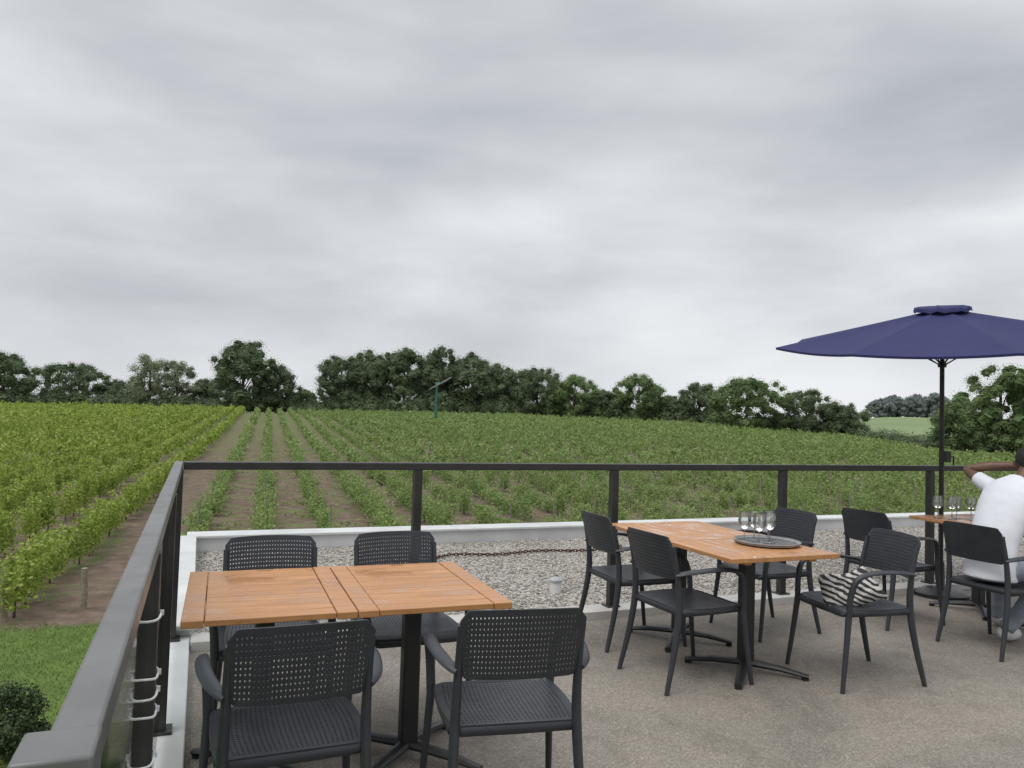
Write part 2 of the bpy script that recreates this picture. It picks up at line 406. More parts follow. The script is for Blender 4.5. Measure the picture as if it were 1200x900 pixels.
# ------------------------------------------------------------------ chair
def perforated(name, nu, nv, bu, bv, f, th, mat, par, web=.8, webv=None):
    def edges(n, lo, hi, web):
        p = (1-lo-hi)/(n+(n-1)*web); e = [0., lo]; x = lo
        for i in range(n):
            x += p; e.append(x)
            if i < n-1: x += p*web; e.append(x)
        e.append(1.); return e
    U = edges(nu, *bu, web); Vv = edges(nv, *bv, webv or web); cu, cv = len(U)-1, len(Vv)-1
    hole = lambda i, j: i % 2 == 1 and j % 2 == 1 and (1 <= i <= 2*nu-1) and (1 <= j <= 2*nv-1)
    solid = lambda i, j: 0 <= i < cu and 0 <= j < cv and not hole(i, j)
    mb = MB(); nV = (cu+1)*(cv+1)
    for s_ in (0, 1):
        for j in range(cv+1):
            for i in range(cu+1):
                p = Vector(f(U[i]*2-1, Vv[j])); mb.v.append(tuple(p+Vector(th)*s_))
    ix = lambda i, j, s_: s_*nV+j*(cu+1)+i
    for j in range(cv):
        for i in range(cu):
            if not solid(i, j): continue
            mb.f.append((ix(i,j,0),ix(i+1,j,0),ix(i+1,j+1,0),ix(i,j+1,0)))
            mb.f.append((ix(i,j,1),ix(i,j+1,1),ix(i+1,j+1,1),ix(i+1,j,1)))
            for di, dj, a, c in ((-1,0,(i,j),(i,j+1)),(1,0,(i+1,j+1),(i+1,j)),(0,-1,(i+1,j),(i,j)),(0,1,(i,j+1),(i+1,j+1))):
                if not solid(i+di, j+dj): mb.f.append((ix(*a,0),ix(*c,0),ix(*c,1),ix(*a,1)))
    return mb.build(name, mat, par, smooth=50)
def make_chair():
    r = empty('armchair', (0,0,0))
    def fb(u, v):
        k = max(0, (abs(u)-.84)/.16)**2
        return (u*(.214+.004*v), -.228-.055*v-.032*(1-u*u), .612+.24*v-.034*k*v+.026*k*(1-v)+.007*(1-u*u)*v)
    perforated('backrest', 30, 11, (.055,.055), (.08,.1), fb, (0,-.009,0), M['resin'], r, 1.75, 1.6)
    def fs(u, v):
        k = max(0, (v-.86)/.14)**2
        return (u*(.222+.02*math.sin(math.pi*v)-.012*(v<.05)), -.225+.46*v, .452-.014*(1-u*u)*math.sin(math.pi*v)-.026*k)
    perforated('seat', 26, 22, (.06,.06), (.06,.1), fs, (0,0,-.012), M['resin'], r, 1.8, 1.7)
    ring = [(.226,-.2,.43),(.232,0,.43),(.226,.19,.43),(.19,.222,.425),(0,.228,.425),(-.19,.222,.425),(-.226,.19,.43),(-.232,0,.43),(-.226,-.2,.43),(-.19,-.222,.43),(0,-.226,.43),(.19,-.222,.43)]
    MB().tube(ring, (.011,.02), 8, closed=True).build('seat_frame', M['resin'], r, smooth=60)
    for s_ in (-1, 1):
        p = cat([(s_*.235,-.31,0),(s_*.222,-.25,.25),(s_*.214,-.222,.45),(s_*.211,-.232,.62),(s_*.212,-.27,.8)], 5)
        n = len(p); MB().tube(p, [(.012+.006*math.sin(math.pi*min(1,i/n*1.15)), .014+.007*math.sin(math.pi*min(1,i/n*1.15))) for i in range(n)], 10).build('leg', M['resin'], r)
        p = cat([(s_*.262,.265,0),(s_*.25,.235,.22),(s_*.24,.212,.42)], 5); n = len(p)
        MB().tube(p, [(.012+.006*i/n, .013+.008*i/n) for i in range(n)], 10).build('leg', M['resin'], r)
        p = cat([(s_*.24,.212,.42),(s_*.248,.205,.54),(s_*.262,.17,.63),(s_*.272,.08,.664),(s_*.27,-.06,.668),(s_*.245,-.19,.655),(s_*.213,-.245,.64)], 5); n = len(p)
        MB().tube(p, [(.018+.006*sm(.3,.6,i/n)-.006*sm(.75,1,i/n), .018-.007*sm(.25,.5,i/n)) for i in range(n)], 10).build('armrest', M['resin'], r)
    return r
D = rad
chairs = [
 (.315,2.69,1,'black perforated armchair in the left foreground, back to camera, nearest the left railing','chairs at the left wooden tables'),
 (1.085,2.68,-9,'black perforated armchair in front of the table leg, back to camera, second from left railing','chairs at the left wooden tables'),
 (.35,3.76,178,'black armchair facing camera behind the left wooden table, nearest the railing corner','chairs at the left wooden tables'),
 (1.0,3.775,181,'black armchair facing camera behind the wooden table that adjoins the leftmost one','chairs at the left wooden tables'),
 (2.80,4.62,-91,'black armchair on the left of the middle tables, the one farther back','chairs at the middle wooden tables'),
 (2.72,3.86,-87,'black armchair on the left of the middle tables, the one nearer the camera','chairs at the middle wooden tables'),
 (3.88,4.56,92,'black armchair on the right of the middle tables, the one by the railing','chairs at the middle wooden tables'),
 (3.70,3.56,82,'black armchair with the zebra striped bag on its seat','chairs at the middle wooden tables'),
 (5.06,4.5,-88,'empty black armchair at the right table, beside the umbrella post','chairs at the right wooden table'),
 (5.2,3.71,-90,'black armchair that the person in the white shirt sits in','chairs at the right wooden table'),
]
proto = make_chair()
for i, (x, y, a, lab, grp) in enumerate(chairs):
    c = proto if i == 0 else copy_tree(proto)
    c.location = (x, y, 0); c.rotation_euler = (0,0,D(a)); tag(c, lab, 'chair', grp)

# ------------------------------------------------------------------ tables
def make_table(lx, ly):
    r = empty('wooden_table', (0,0,0)); t = MB(); fw = .075; z = .737; th = .027
    for s_ in (-1, 1): t.box((s_*(lx/2-fw/2-.001), 0, z), (fw, ly-.004, th))
    n = 10; inner = ly-.004; bw = inner/n
    for k in range(n): t.box((0, -inner/2+bw*(k+.5), z+.0005), (lx-2*fw-.008, bw-.0055, th-.004))
    t.box((0, ly*.3, z-.026), (lx-.1, .05, .02)); t.box((0, -ly*.3, z-.026), (lx-.1, .05, .02))
    t.build('tabletop', M['teak'], r, bevel=.003)
    MB().box((0,0,.695), (.3,.3,.012)).build('mounting_plate', M['black'], r, bevel=.002)
    c = MB(); c.box((0,0,.37), (.075,.075,.64)); c.build('column', M['black'], r, bevel=.008)
    for k in range(4):
        f = MB(); a = rad(45+90*k); d = Vector((math.cos(a), math.sin(a), 0))
        f.tube([d*.02+Vector((0,0,.055)), d*.2+Vector((0,0,.045)), d*.36+Vector((0,0,.022))], [(.03,.022),(.027,.018),(.022,.012)], 8, side=(-d.y,d.x,0))
        f.lathe([(0,0),(.022,0),(.022,.012),(.0,.014)], tuple(d*.34), 10)
        f.build('foot', M['black'], r)
    return r
tp = make_table(.615,.87); tq = make_table(.7,.78)
def put(p, x, y, a, lab, grp, first=False):
    t = p if first else copy_tree(p); t.location = (x,y,0); t.rotation_euler = (0,0,rad(a)); tag(t, lab, 'table', grp)
put(tp, .285, 3.345, -1.5, 'orange slatted wooden table beside the left railing, leftmost of all', 'left wooden tables', True)
put(tp, .903, 3.328, -1.5, 'orange slatted wooden table joined on the right of the leftmost table', 'left wooden tables')
put(tq, 3.12, 3.82, 90, 'orange slatted wooden table carrying the round tray of glasses', 'middle wooden tables', True)
put(tq, 3.12, 4.523, 90, 'orange slatted wooden table between the tray table and the far railing', 'middle wooden tables')
put(tq, 6.05, 4.5, 90, 'orange wooden table with wine glasses beside the umbrella, far right', 'right wooden tables')
put(tq, 6.05, 3.797, 90, 'orange wooden table in front of the seated person, right edge', 'right wooden tables')

# ------------------------------------------------------------------ tray, glasses
TZ = .751
tr = empty('serving_tray', (3.31,3.87,TZ), 0, 'round dark serving tray on the middle wooden table', 'tray')
MB().lathe([(.0,.0),(.17,.0),(.185,.005),(.183,.008),(.17,.005),(.0,.005)], (0,0,0), 48).build('plate', M['tray'], tr)
MB().lathe([(.184,.004),(.195,.006),(.203,.021),(.198,.023),(.19,.012),(.184,.009)], (0,0,0), 48).build('rim', M['trayrim'], tr)
def make_glass():
    r = empty('wine_glass', (0,0,0))
    MB().lathe([(.0045,.08),(.017,.085),(.031,.1),(.0385,.12),(.039,.138),(.035,.165),(.03,.188)], seg=24).build('bowl', M['wineglass'], r, smooth=170)
    MB().lathe([(.0055,.006),(.0042,.02),(.004,.06),(.005,.081)], seg=12).build('stem', M['wineglass'], r, smooth=170)
    MB().lathe([(.0,.0),(.034,.0),(.034,.002),(.012,.005),(.0055,.008)], seg=24).build('base', M['wineglass'], r, smooth=60)
    return r
gp = make_glass()
gl = []
for (l_, d_, lab) in ((-.14,.0,'wine glass at the left rim of the round tray'),(-.075,-.085,'wine glass on the tray, front one of the cluster'),(-.055,.075,'wine glass at the back of the tray, second from the left rim'),
                      (.015,-.01,'wine glass nearest the middle of the tray'),(.045,.11,'wine glass on the far rim of the round tray')):
    gl.append((3.31+l_*.927+d_*.375, 3.87-l_*.375+d_*.927, TZ+.0055, lab))
for (l_, d_, lab) in ((0,0,'wine glass on the right table, leftmost of four'),(.09,-.05,'wine glass on the right table, second from left'),(.175,.03,'wine glass on the right table, third from left'),(.255,-.04,'wine glass on the right table, nearest the white shirt')):
    gl.append((5.76+l_*.927+d_*.375, 4.65-l_*.375+d_*.927, TZ, lab))
for i, (x, y, z, lab) in enumerate(gl):
    g = gp if i == 0 else copy_tree(gp); g.location = (x,y,z); g.rotation_euler = (0,0,i); tag(g, lab, 'glass', 'wine glasses on the tables')

# ------------------------------------------------------------------ zebra bag
def bag():
    mb = MB(); nu, nv = 28, 18
    for side in (1, -1):
        for j in range(nv+1):
            for i in range(nu+1):
                u = i/nu*2-1; v = j/nv*2-1
                e = max(0,(1-abs(u)**3.2))*max(0,(1-abs(v)**3.2))
                x = u*.165*(1-.14*v); y = v*.115*(1-.12*u*u)-.02*math.sin(3*u+1)*(v > 0)*v
                z = side*(.038*(1-.45*v)*e**.5)+.014*math.sin(7*u+3*v)*e+.009*math.sin(13*v-5*u)*e
                mb.v.append((x, y, z))
        b0 = 0 if side == 1 else (nu+1)*(nv+1)
        for j in range(nv):
            for i in range(nu):
                q = (b0+j*(nu+1)+i, b0+j*(nu+1)+i+1, b0+(j+1)*(nu+1)+i+1, b0+(j+1)*(nu+1)+i)
                mb.f.append(q if side == 1 else q[::-1])
    return mb.build('bag', M['zebra'], smooth=170)
bg = bag(); bg.location = (3.64,3.53,.53); bg.rotation_euler = (rad(48), rad(-16), rad(-24)); tag(bg, 'black and white zebra striped soft bag lying on a chair seat', 'bag')

# ------------------------------------------------------------------ umbrella
def umbrella(x, y):
    r = empty('patio_umbrella', (x,y,0), 0, 'dark navy patio umbrella open on a thin black pole, right side', 'umbrella')
    R, za, zr = 1.46, 2.61, 2.3; n = 8; a0 = rad(148); TT = .17
    tl = Vector((-.777,-.63))
    def tilt(p): p.z -= TT*(p.x*tl.x+p.y*tl.y); return p
    rp = lambda k, q: tilt(Vector((math.cos(a0+k*2*math.pi/n)*R*q, math.sin(a0+k*2*math.pi/n)*R*q, za-(za-zr)*q**.95)))
    mb = MB(); nr, ns = 12, 10
    for k in range(n):
        b0 = len(mb.v)
        for i in range(nr+1):
            q = .05+.95*i/nr
            for j in range(ns+1):
                t = j/ns; p = rp(k, q).lerp(rp(k+1, q), t); bow = 4*t*(1-t)
                p.z -= .1*bow*q*(1-.78*q); sc_ = 1-.012*bow*q**6; p.x *= sc_; p.y *= sc_
                mb.v.append(tuple(p))
        for i in range(nr):
            for j in range(ns): mb.f.append((b0+i*(ns+1)+j, b0+(i+1)*(ns+1)+j, b0+(i+1)*(ns+1)+j+1, b0+i*(ns+1)+j+1))
        b1 = len(mb.v)
        for j in range(ns+1):
            p = Vector(mb.v[b0+nr*(ns+1)+j]); mb.v.append((p.x*.997, p.y*.997, p.z-.02))
        for j in range(ns): mb.f.append((b0+nr*(ns+1)+j, b1+j, b1+j+1, b0+nr*(ns+1)+j+1))
    mb.build('canopy', M['canvas'], r, smooth=25)
    vc = MB(); sg = 48
    for i, (q, dz) in enumerate(((.01,.07),(.35,.067),(.8,.058),(1,.048),(1.03,.012))):
        for k in range(sg):
            a = 2*math.pi*k/sg; w_ = (.006*math.sin(a*9)+.006*math.sin(a*14+1))*(q > .6)
            vc.v.append((math.cos(a)*.23*q*(1+w_), math.sin(a)*.23*q*(1+w_), za+dz-.05+w_*.9-TT*.23*q*(math.cos(a)*tl.x+math.sin(a)*tl.y)))
    for i in range(4):
        for k in range(sg): l = (k+1) % sg; vc.f.append((i*sg+k, (i+1)*sg+k, (i+1)*sg+l, i*sg+l))
    vc.build('vent_cap', M['canvas'], r, smooth=60)
    MB().tube([(0,0,.06),(0,0,1.3),(0,0,2.57)], [.021,.021,.019], 14).build('pole', M['black'], r)
    MB().lathe([(0,2.06),(.034,2.06),(.038,2.08),(.03,2.11),(0,2.11)], seg=14).build('runner', M['black'], r)
    MB().lathe([(0,0),(.24,0),(.24,.03),(.2,.05),(.05,.065),(.035,.09),(.03,.3),(0,.3)], seg=28).build('base', M['black'], r)
    cr = MB(); cr.box((0,-.04,1.25), (.06,.07,.1)); cr.tube([(.03,-.05,1.25),(.09,-.05,1.25),(.09,-.05,1.17)], .008, 8); cr.build('crank', M['black'], r, bevel=.003)
    for k in range(n):
        MB().tube([rp(k,.04)-Vector((0,0,.02)), rp(k,.5)-Vector((0,0,.022)), rp(k,.985)-Vector((0,0,.015))], .008, 6).build('rib', M['black'], r)
        MB().tube([Vector((rp(k,.025).x, rp(k,.025).y, 2.09)), rp(k,.42)-Vector((0,0,.03))], .006, 6).build('strut', M['black'], r)
umbrella(6.26, 5.02)

# ------------------------------------------------------------------ person
def bake(o, name, mat, parent):
    dg = bpy.context.evaluated_depsgraph_get(); me2 = bpy.data.meshes.new_from_object(o.evaluated_get(dg))
    o.modifiers.clear(); o.data = me2; me2.name = name; me2.materials.clear(); me2.materials.append(mat)
    me2.polygons.foreach_set('use_smooth', [True]*len(me2.polygons)); o.parent = parent
    return o
def skinned(name, V, E, mat, parent, root, sub=2):
    bm = bmesh.new(); L = bm.verts.layers.skin.verify(); vs = {}
    for k, (p, r) in V.items():
        v = bm.verts.new(p); v[L].radius = r if isinstance(r, tuple) else (r, r); v[L].use_root = (k == root); vs[k] = v
    for a_, b__ in E: bm.edges.new((vs[a_], vs[b__]))
    me = bpy.data.meshes.new(name); bm.to_mesh(me); bm.free()
    o = bpy.data.objects.new(name, me); COL.objects.link(o)
    s_ = o.modifiers.new('skin', 'SKIN'); s_.use_smooth_shade = True; s_.branch_smoothing = .5
    q = o.modifiers.new('sub', 'SUBSURF'); q.levels = sub; q.render_levels = sub
    return bake(o, name, mat, parent)
def cloth(name, mb, mat, parent, vox=.011, it=10):
    o = mb.build(name, mat, None)
    q = o.modifiers.new('remesh', 'REMESH'); q.mode = 'VOXEL'; q.voxel_size = vox
    q = o.modifiers.new('smooth', 'SMOOTH'); q.iterations = it; q.factor = .5
    return bake(o, name, mat, parent)
pe = empty('person', (5.13,3.72,0), rad(-90), 'seated person in white shirt and pale blue trousers, elbow out, right edge', 'person')
V = {'pel':((0,0,.56),.1),'wai':((0,.05,.74),.085),'che':((0,.15,.94),.09),'upp':((0,.225,1.07),.06),'nec':((.005,.285,1.15),.05),'jaw':((.01,.36,1.205),.064),'hed':((.015,.385,1.27),.088),'top':((.015,.385,1.33),.072),'nos':((.02,.485,1.24),.014),
 'ls':((-.165,.235,1.085),.05),'le':((-.41,.27,1.195),.041),'lm1':((-.27,.36,1.235),.036),'lw':((-.14,.435,1.245),.028),'lp':((-.09,.455,1.245),.03),
 'rs':((.165,.235,1.065),.05),'re':((.27,.32,.83),.041),'rw':((.2,.53,.79),.028),'rp':((.175,.605,.785),.028),
 'lh':((-.095,.03,.54),.08),'lk':((-.25,.46,.52),.05),'lc':((-.31,.51,.34),.044),'la':((-.38,.57,.1),.034),'lf':((-.40,.66,.045),.026),'lt':((-.42,.74,.035),.02),
 'rh':((.095,.03,.54),.08),'rk':((.05,.44,.51),.05),'rc':((.01,.36,.32),.044),'ra':((-.05,.2,.1),.034),'rf':((-.07,.29,.045),.026),'rt':((-.09,.36,.035),.02)}
E = [('pel','wai'),('wai','che'),('che','upp'),('upp','nec'),('nec','jaw'),('jaw','hed'),('hed','top'),('hed','nos'),('upp','ls'),('ls','le'),('le','lm1'),('lm1','lw'),('lw','lp'),('upp','rs'),('rs','re'),('re','rw'),('rw','rp'),
 ('pel','lh'),('lh','lk'),('lk','lc'),('lc','la'),('la','lf'),('lf','lt'),('pel','rh'),('rh','rk'),('rk','rc'),('rc','ra'),('ra','rf'),('rf','rt')]
for k, (dx, ln_) in enumerate(((-.03,.085),(-.01,.095),(.01,.09),(.03,.075))):
    V['rq%d'%k] = ((.175+dx*.8,.64,.785),.0095); V['rz%d'%k] = ((.17+dx,.64+ln_*.5,.782),.009); V['ry%d'%k] = ((.165+dx,.64+ln_*.85,.768),.0075); E += [('rp','rq%d'%k),('rq%d'%k,'rz%d'%k),('rz%d'%k,'ry%d'%k)]
    V['lq%d'%k] = ((-.066,.46+dx*.5,1.257+dx*.6),.0095); V['lz%d'%k] = ((-.056,.47+dx*.5,1.29+dx*.5+ln_*.1),.009); V['ly%d'%k] = ((-.05,.465+dx*.5,1.305+dx*.5+ln_*.25),.0075)
    E += [('lp','lq%d'%k),('lq%d'%k,'lz%d'%k),('lz%d'%k,'ly%d'%k)]
V['rm'] = ((.135,.615,.78),.0105); V['rn'] = ((.115,.655,.772),.009); E += [('rp','rm'),('rm','rn')]
V['lm'] = ((-.07,.485,1.227),.0105); V['ln'] = ((-.045,.5,1.217),.009); E += [('lp','lm'),('lm','ln')]
skinned('body', V, E, M['skin'], pe, 'pel')
sh = MB()
ax = np.linspace(0,8,25)
sh.tube(cat([(0,-.015,.475),(0,-.005,.6),(0,.02,.72),(0,.075,.85),(0,.135,.96),(0,.185,1.04),(0,.225,1.1),(0,.255,1.135),(0,.275,1.158)], 3),
        [(w_, d_) for w_, d_ in zip(np.interp(ax, range(9), [.178,.168,.164,.175,.19,.193,.165,.095,.062]), np.interp(ax, range(9), [.138,.124,.114,.118,.122,.112,.09,.072,.06]))], 28)
sh.tube([(-.12,.21,1.06),(-.17,.235,1.085),(-.235,.246,1.112),(-.3,.255,1.144)], [.064,.064,.058,.054], 16, side=(0,1,0))
sh.tube([(.12,.21,1.05),(.17,.235,1.065),(.2,.262,.99),(.232,.29,.91)], [.064,.064,.06,.056], 16, side=(0,1,0))
cloth('shirt', sh, M['shirt'], pe, .009, 8)
tr_ = MB()
tr_.tube([(0,-.02,.47),(0,-.02,.53),(0,-.005,.58)], [(.155,.115),(.166,.122),(.15,.11)], 20)
for pts in (((-.09,.0,.54),(-.17,.24,.54),(-.25,.455,.515),(-.285,.49,.42),(-.335,.535,.24),(-.372,.562,.09)), ((.09,.0,.54),(.07,.22,.54),(.05,.435,.51),(.035,.41,.4),(.0,.32,.24),(-.046,.21,.1))):
    tr_.tube(cat(pts, 4), list(np.interp(np.linspace(0,5,21), range(6), [.092,.084,.07,.064,.057,.053])), 16)
cloth('trousers', tr_, M['denim'], pe, .009, 5)
for pts in (((-.385,.555,.1),(-.395,.6,.055),(-.405,.69,.05),(-.425,.79,.042)), ((-.052,.185,.1),(-.06,.225,.055),(-.075,.31,.05),(-.095,.41,.042))):
    skinned('shoe', {str(i):(p, (.048,.052,.048,.038)[i]) for i, p in enumerate(pts)}, [('0','1'),('1','2'),('2','3')], M['shoe'], pe, '0')
hb = MB(); sg = 20
hb.lathe([(0.0,.096),(.04,.09),(.072,.068),(.089,.035),(.091,-.005),(.08,-.03)], (0,0,0), sg); hr = hb.build('hair', M['hair'], pe, smooth=170); hr.location = (.015,.375,1.298); hr.rotation_euler = (rad(14),0,0)
for s_ in (-1, 1):
    e = MB(); e.tube([(.015+s_*.086,.37,1.232),(.015+s_*.1,.36,1.252),(.015+s_*.102,.357,1.277),(.015+s_*.09,.37,1.292)], [.008,.013,.014,.008], 8); e.build('ear', M['skin'], pe)

# ------------------------------------------------------------------ far things
hy = lambda px: 487+.0305*(px-600)
def far(px, dep):
    xc = (px-600)/900*dep; return (xc*CY+dep*SY, -xc*SY+dep*CY)

# ------------------------------------------------------------------ grapevines
def vine_leaves(n, tall, full, leaf, z0=.5, half=.72):
    ns = 15; sx = rng.uniform(-half,half,ns); hh = rng.uniform(.5,1.0,ns)*tall; ln = rng.normal(0,.2,ns); lx = rng.normal(0,.2,ns)
    k = rng.integers(0, ns, n); t = rng.uniform(-.12, 1, n)
    z = z0+t*hh[k]*(1.7-z0)/1.0*.95; spread = full*(.21-.13*np.clip(t,0,1))
    x = sx[k]+lx[k]*t+rng.normal(0,.075,n); y = ln[k]*t*1.1*min(1,full)+rng.normal(0,1,n)*spread
    return np.stack([x, y, z], 1), leaf*rng.uniform(.7,1.25,n)
bank = {}
for kd, tall, full, z0, n, half in (('a',1.25,.78,.42,860,.72),('b',1.05,1.0,.32,620,.64)):
    bank[kd] = [vine_leaves(n, tall*f, full, .112, z0, half) for f in (1,.88,1.12,.75,1.0)]
def vine_proto(kd, i):
    C, sz = bank[kd][i]; r = empty('grapevine', (0,0,0))
    up = np.zeros_like(C); up[:,2] = 1
    quads_mesh('foliage', leaf_quads(C, sz, up, .4, .85), M['vine_a' if kd == 'a' else 'vine_b'], r)
    t = MB(); t.tube([(0,0,-.05),(.03,.02,.3),(-.02,0,.7)], [.035,.028,.024], 7)
    t.tube([(-.6,0,.73),(-.3,.01,.71),(-.02,0,.7),(.3,-.01,.72),(.6,0,.74)], [.01,.016,.02,.016,.01], 6); t.build('trunk', M['bark'], r)
    return r
protos = {(k, i): None for k in 'ab' for i in range(5)}
allv = []
def rows():
    for k in range(60): yield 'a', -6.3-2.65*k, 22.3+.1*k, k+1
    for k in range(75): yield 'b', -2.6+2.62*k, 22.5, k+1
for kd, of, s0, rn in rows():
    s = s0; idx = 0
    while s < 235:
        s += 1.5*random.uniform(.88,1.12); idx += 1
        x, y = of*CT+s*ST, -of*ST+s*CT
        r = math.hypot(x, y); xc, d = x*CY-y*SY, x*SY+y*CY
        if r > 222 or d < 3: continue
        az = math.degrees(math.atan2(xc, d))
        if abs(az) > 48: continue
        if random.random() < (.06 if kd == 'a' else .2): continue
        ox = of+random.uniform(-.14,.14); x, y = ox*CT+s*ST, -ox*ST+s*CT
        z = float(terr(x, y)); vis = abs(az) < 34.0
        if x/y*9.2 > -.2 and (EYE-(z+1.4))/y > 1.38/9.15: vis = False
        allv.append((r, kd, x, y, z, rn, idx, vis))
allv.sort()
near = [v for v in allv if v[7]][:300]; ids = set(id(v) for v in near); rest = [v for v in allv if id(v) not in ids]
def ordn(n): return '%d%s' % (n, 'th' if 10 <= n % 100 <= 20 else {1:'st',2:'nd',3:'rd'}.get(n % 10, 'th'))
for v in near:
    r, kd, x, y, z, rn, idx, _ = v; i = random.randrange(5)
    if protos[kd, i] is None: o = protos[kd, i] = vine_proto(kd, i)
    else: o = copy_tree(protos[kd, i])
    k = random.uniform(.85,1.15) if kd == 'a' else random.uniform(.6,1.1)
    o.location = (x,y,z); o.rotation_euler = (0,0,math.pi/2-TH+random.choice((0,math.pi))+random.uniform(-.1,.1)); o.scale = (random.uniform(.8,1.05),random.uniform(.85,1.2),k)
    tag(o, '%s grapevine, %s from near end, %s row %s of dirt lane' % ('bright green' if kd == 'a' else 'green', ordn(idx), ordn(rn), 'left' if kd == 'a' else 'right'), 'grapevine', 'grapevines in the near rows')
def stuff_vines(kd):
    Q = []
    for lo, hi, nl, ls in ((0,75,200,.185),(75,130,95,.26),(130,999,44,.38)):
        vs = [v for v in rest if v[1] == kd and lo <= v[0] < hi]
        if not vs: continue
        A = np.array([(v[2],v[3],v[4]) for v in vs]); n = len(vs)
        pick = rng.integers(0, 5, n)
        for i in range(5):
            B = A[pick == i]; m_ = len(B)
            if not m_: continue
            C, _ = bank[kd][i]; sel = rng.integers(0, len(C), (m_, nl if kd == 'a' else int(nl*.85))); L = C[sel]*np.array([1.0,1.0,1]); fl_ = rng.choice([-1,1], m_)[:,None]
            L = L*np.stack([fl_, fl_, rng.uniform(.8 if kd == 'a' else .58,1.15 if kd == 'a' else 1.1,m_)[:,None]], -1)
            wx = L[...,0]*ST+L[...,1]*CT; wy = L[...,0]*CT-L[...,1]*ST
            P = np.stack([wx+B[:,0:1], wy+B[:,1:2], L[...,2]+B[:,2:3]], -1).reshape(-1,3)
            up = np.zeros_like(P); up[:,2] = 1
            Q.append(leaf_quads(P, ls*rng.uniform(.7,1.3,len(P)), up, .4, .85))
    o = quads_mesh('vineyard_rows', np.concatenate(Q), M['vine_a' if kd == 'a' else 'vine_b'])
    tag(o, 'far bright green vineyard rows left of the dirt lane' if kd == 'a' else 'far green vineyard rows right of the dirt lane', 'vineyard', kind='stuff')
stuff_vines('a'); stuff_vines('b')

N = 45000; s = rng.uniform(23, 110, N); of = rng.uniform(-3.2, 75, N)
x = of*CT+s*ST; y = -of*ST+s*CT
cl = np.sin(x*1.7+np.sin(y*.9)*2)+np.sin(y*1.3+np.sin(x*.8)*2)+rng.normal(0,.5,N); az_ = np.degrees(np.arctan2(x*CY-y*SY, x*SY+y*CY))
keep = (cl > .6) & (np.abs(az_) < 40); x, y = x[keep], y[keep]; z = terr(x, y); n = len(x)
P = np.stack([x, y, z+rng.uniform(.02,.15,n)], 1); up = np.zeros_like(P); up[:,2] = 1
o = quads_mesh('weeds', leaf_quads(P, rng.uniform(.09,.22,n), up, .45, .8), M['vine_b']); tag(o, 'patchy low green weeds on the soil between the right vine rows', 'weeds', kind='stuff')

sp_ = None
for rn in range(1, 22):
    of = -2.6+2.62*(rn-1)
    for j in range(4):
        s = 33+8.4*j+(rn % 3)*1.3; x, y = of*CT+s*ST, -of*ST+s*CT
        az = math.degrees(math.atan2(x*CY-y*SY, x*SY+y*CY))
        if abs(az) > 33.5: continue
        z = float(terr(x,y))
        if sp_ is None: st_ = sp_ = MB().tube([(0,0,-.2),(0,0,.9),(0,0,1.75)], [.035,.034,.033], 8).build('trellis_stake', M['stake'])
        else: st_ = sp_.copy(); COL.objects.link(st_)
        st_.location = (x,y,z); st_.rotation_euler = (random.uniform(-.04,.04), random.uniform(-.04,.04), 0)
        tag(st_, 'thin trellis stake, %s along the %s vine row right of dirt lane' % (ordn(j+1), ordn(rn)), 'stake', 'trellis stakes in the vine rows')

wp = [(-2.8,24.7,1.15,'weathered wooden row post by the lawn, the right one of two','wooden row posts'),(-4.55,23.9,1.1,'weathered wooden row post by the lawn, the left one of two','wooden row posts')]
for x, y, h, lab, g in wp:
    z = float(terr(x,y)); o = MB().tube([(0,0,-.2),(.01,0,h*.5),(.0,.01,h-.01),(0,.01,h)], [.09,.086,.083,.07], 10).build('wooden_post', M['post_wood'])
    o.location = (x,y,z); o.rotation_euler = (.03,-.02,0); tag(o, lab, 'post', g)

# ------------------------------------------------------------------ lawn blades, shrubs
N = 70000; x = rng.uniform(-16, -.5, N); y = rng.uniform(3, 23.4, N); keep = y < 22.9+.6*np.sin(x*1.3)+.4*np.sin(x*3.1+1); x, y = x[keep], y[keep]
h = rng.uniform(.025,.065,len(x)); a = rng.uniform(0,6.28,len(x)); z = terr(x,y)
B0 = np.stack([x,y,z],1); T = np.stack([np.cos(a)*.009,np.sin(a)*.009,np.zeros_like(a)],1); U = np.stack([rng.normal(0,.03,len(x)),rng.normal(0,.03,len(x)),h],1)
o = quads_mesh('grass', np.stack([B0-T,B0+T,B0+T*.3+U,B0-T*.3+U],1), M['grass']); tag(o, 'short green lawn grass between building and vineyard', 'grass', kind='stuff')
def shrub(px, py, wpx, hpx, mat, lab):
    dep = 5.8*900/(py-hy(px)); X_, Y_ = far(px, dep); z = float(terr(X_,Y_)); Wd = wpx/900*dep; H = hpx/900*dep*1.05
    r = empty('shrub', (X_,Y_,z), 0, lab, 'shrub'); Q = []
    for k in range(26):
        a = random.uniform(0,6.28); q = random.random()**.5; c = np.array([math.cos(a)*q*Wd*.36, math.sin(a)*q*Wd*.36, H*random.uniform(.2,.82)*(1-.35*q*q)]); rr = Wd*random.uniform(.13,.2)
        d = rng.normal(size=(220,3)); d /= np.linalg.norm(d,axis=1,keepdims=True); Q.append(leaf_quads(c+d*rr*rng.uniform(.5,1.15,(220,1)), .055*rng.uniform(.7,1.3,220), d+np.array([0,0,.4]), .5))
    quads_mesh('foliage', np.concatenate(Q), mat, r)
    t = MB()
    for k in range(5): a = k*1.26; t.tube([(0,0,-.05),(math.cos(a)*Wd*.12,math.sin(a)*Wd*.12,H*.3),(math.cos(a)*Wd*.25,math.sin(a)*Wd*.25,H*.6)], [.03,.02,.01], 6)
    t.build('stem', M['bark'], r)
shrub(32, 876, 92, 82, M['shrub'], 'round dark green shrub on the lawn, lower left')
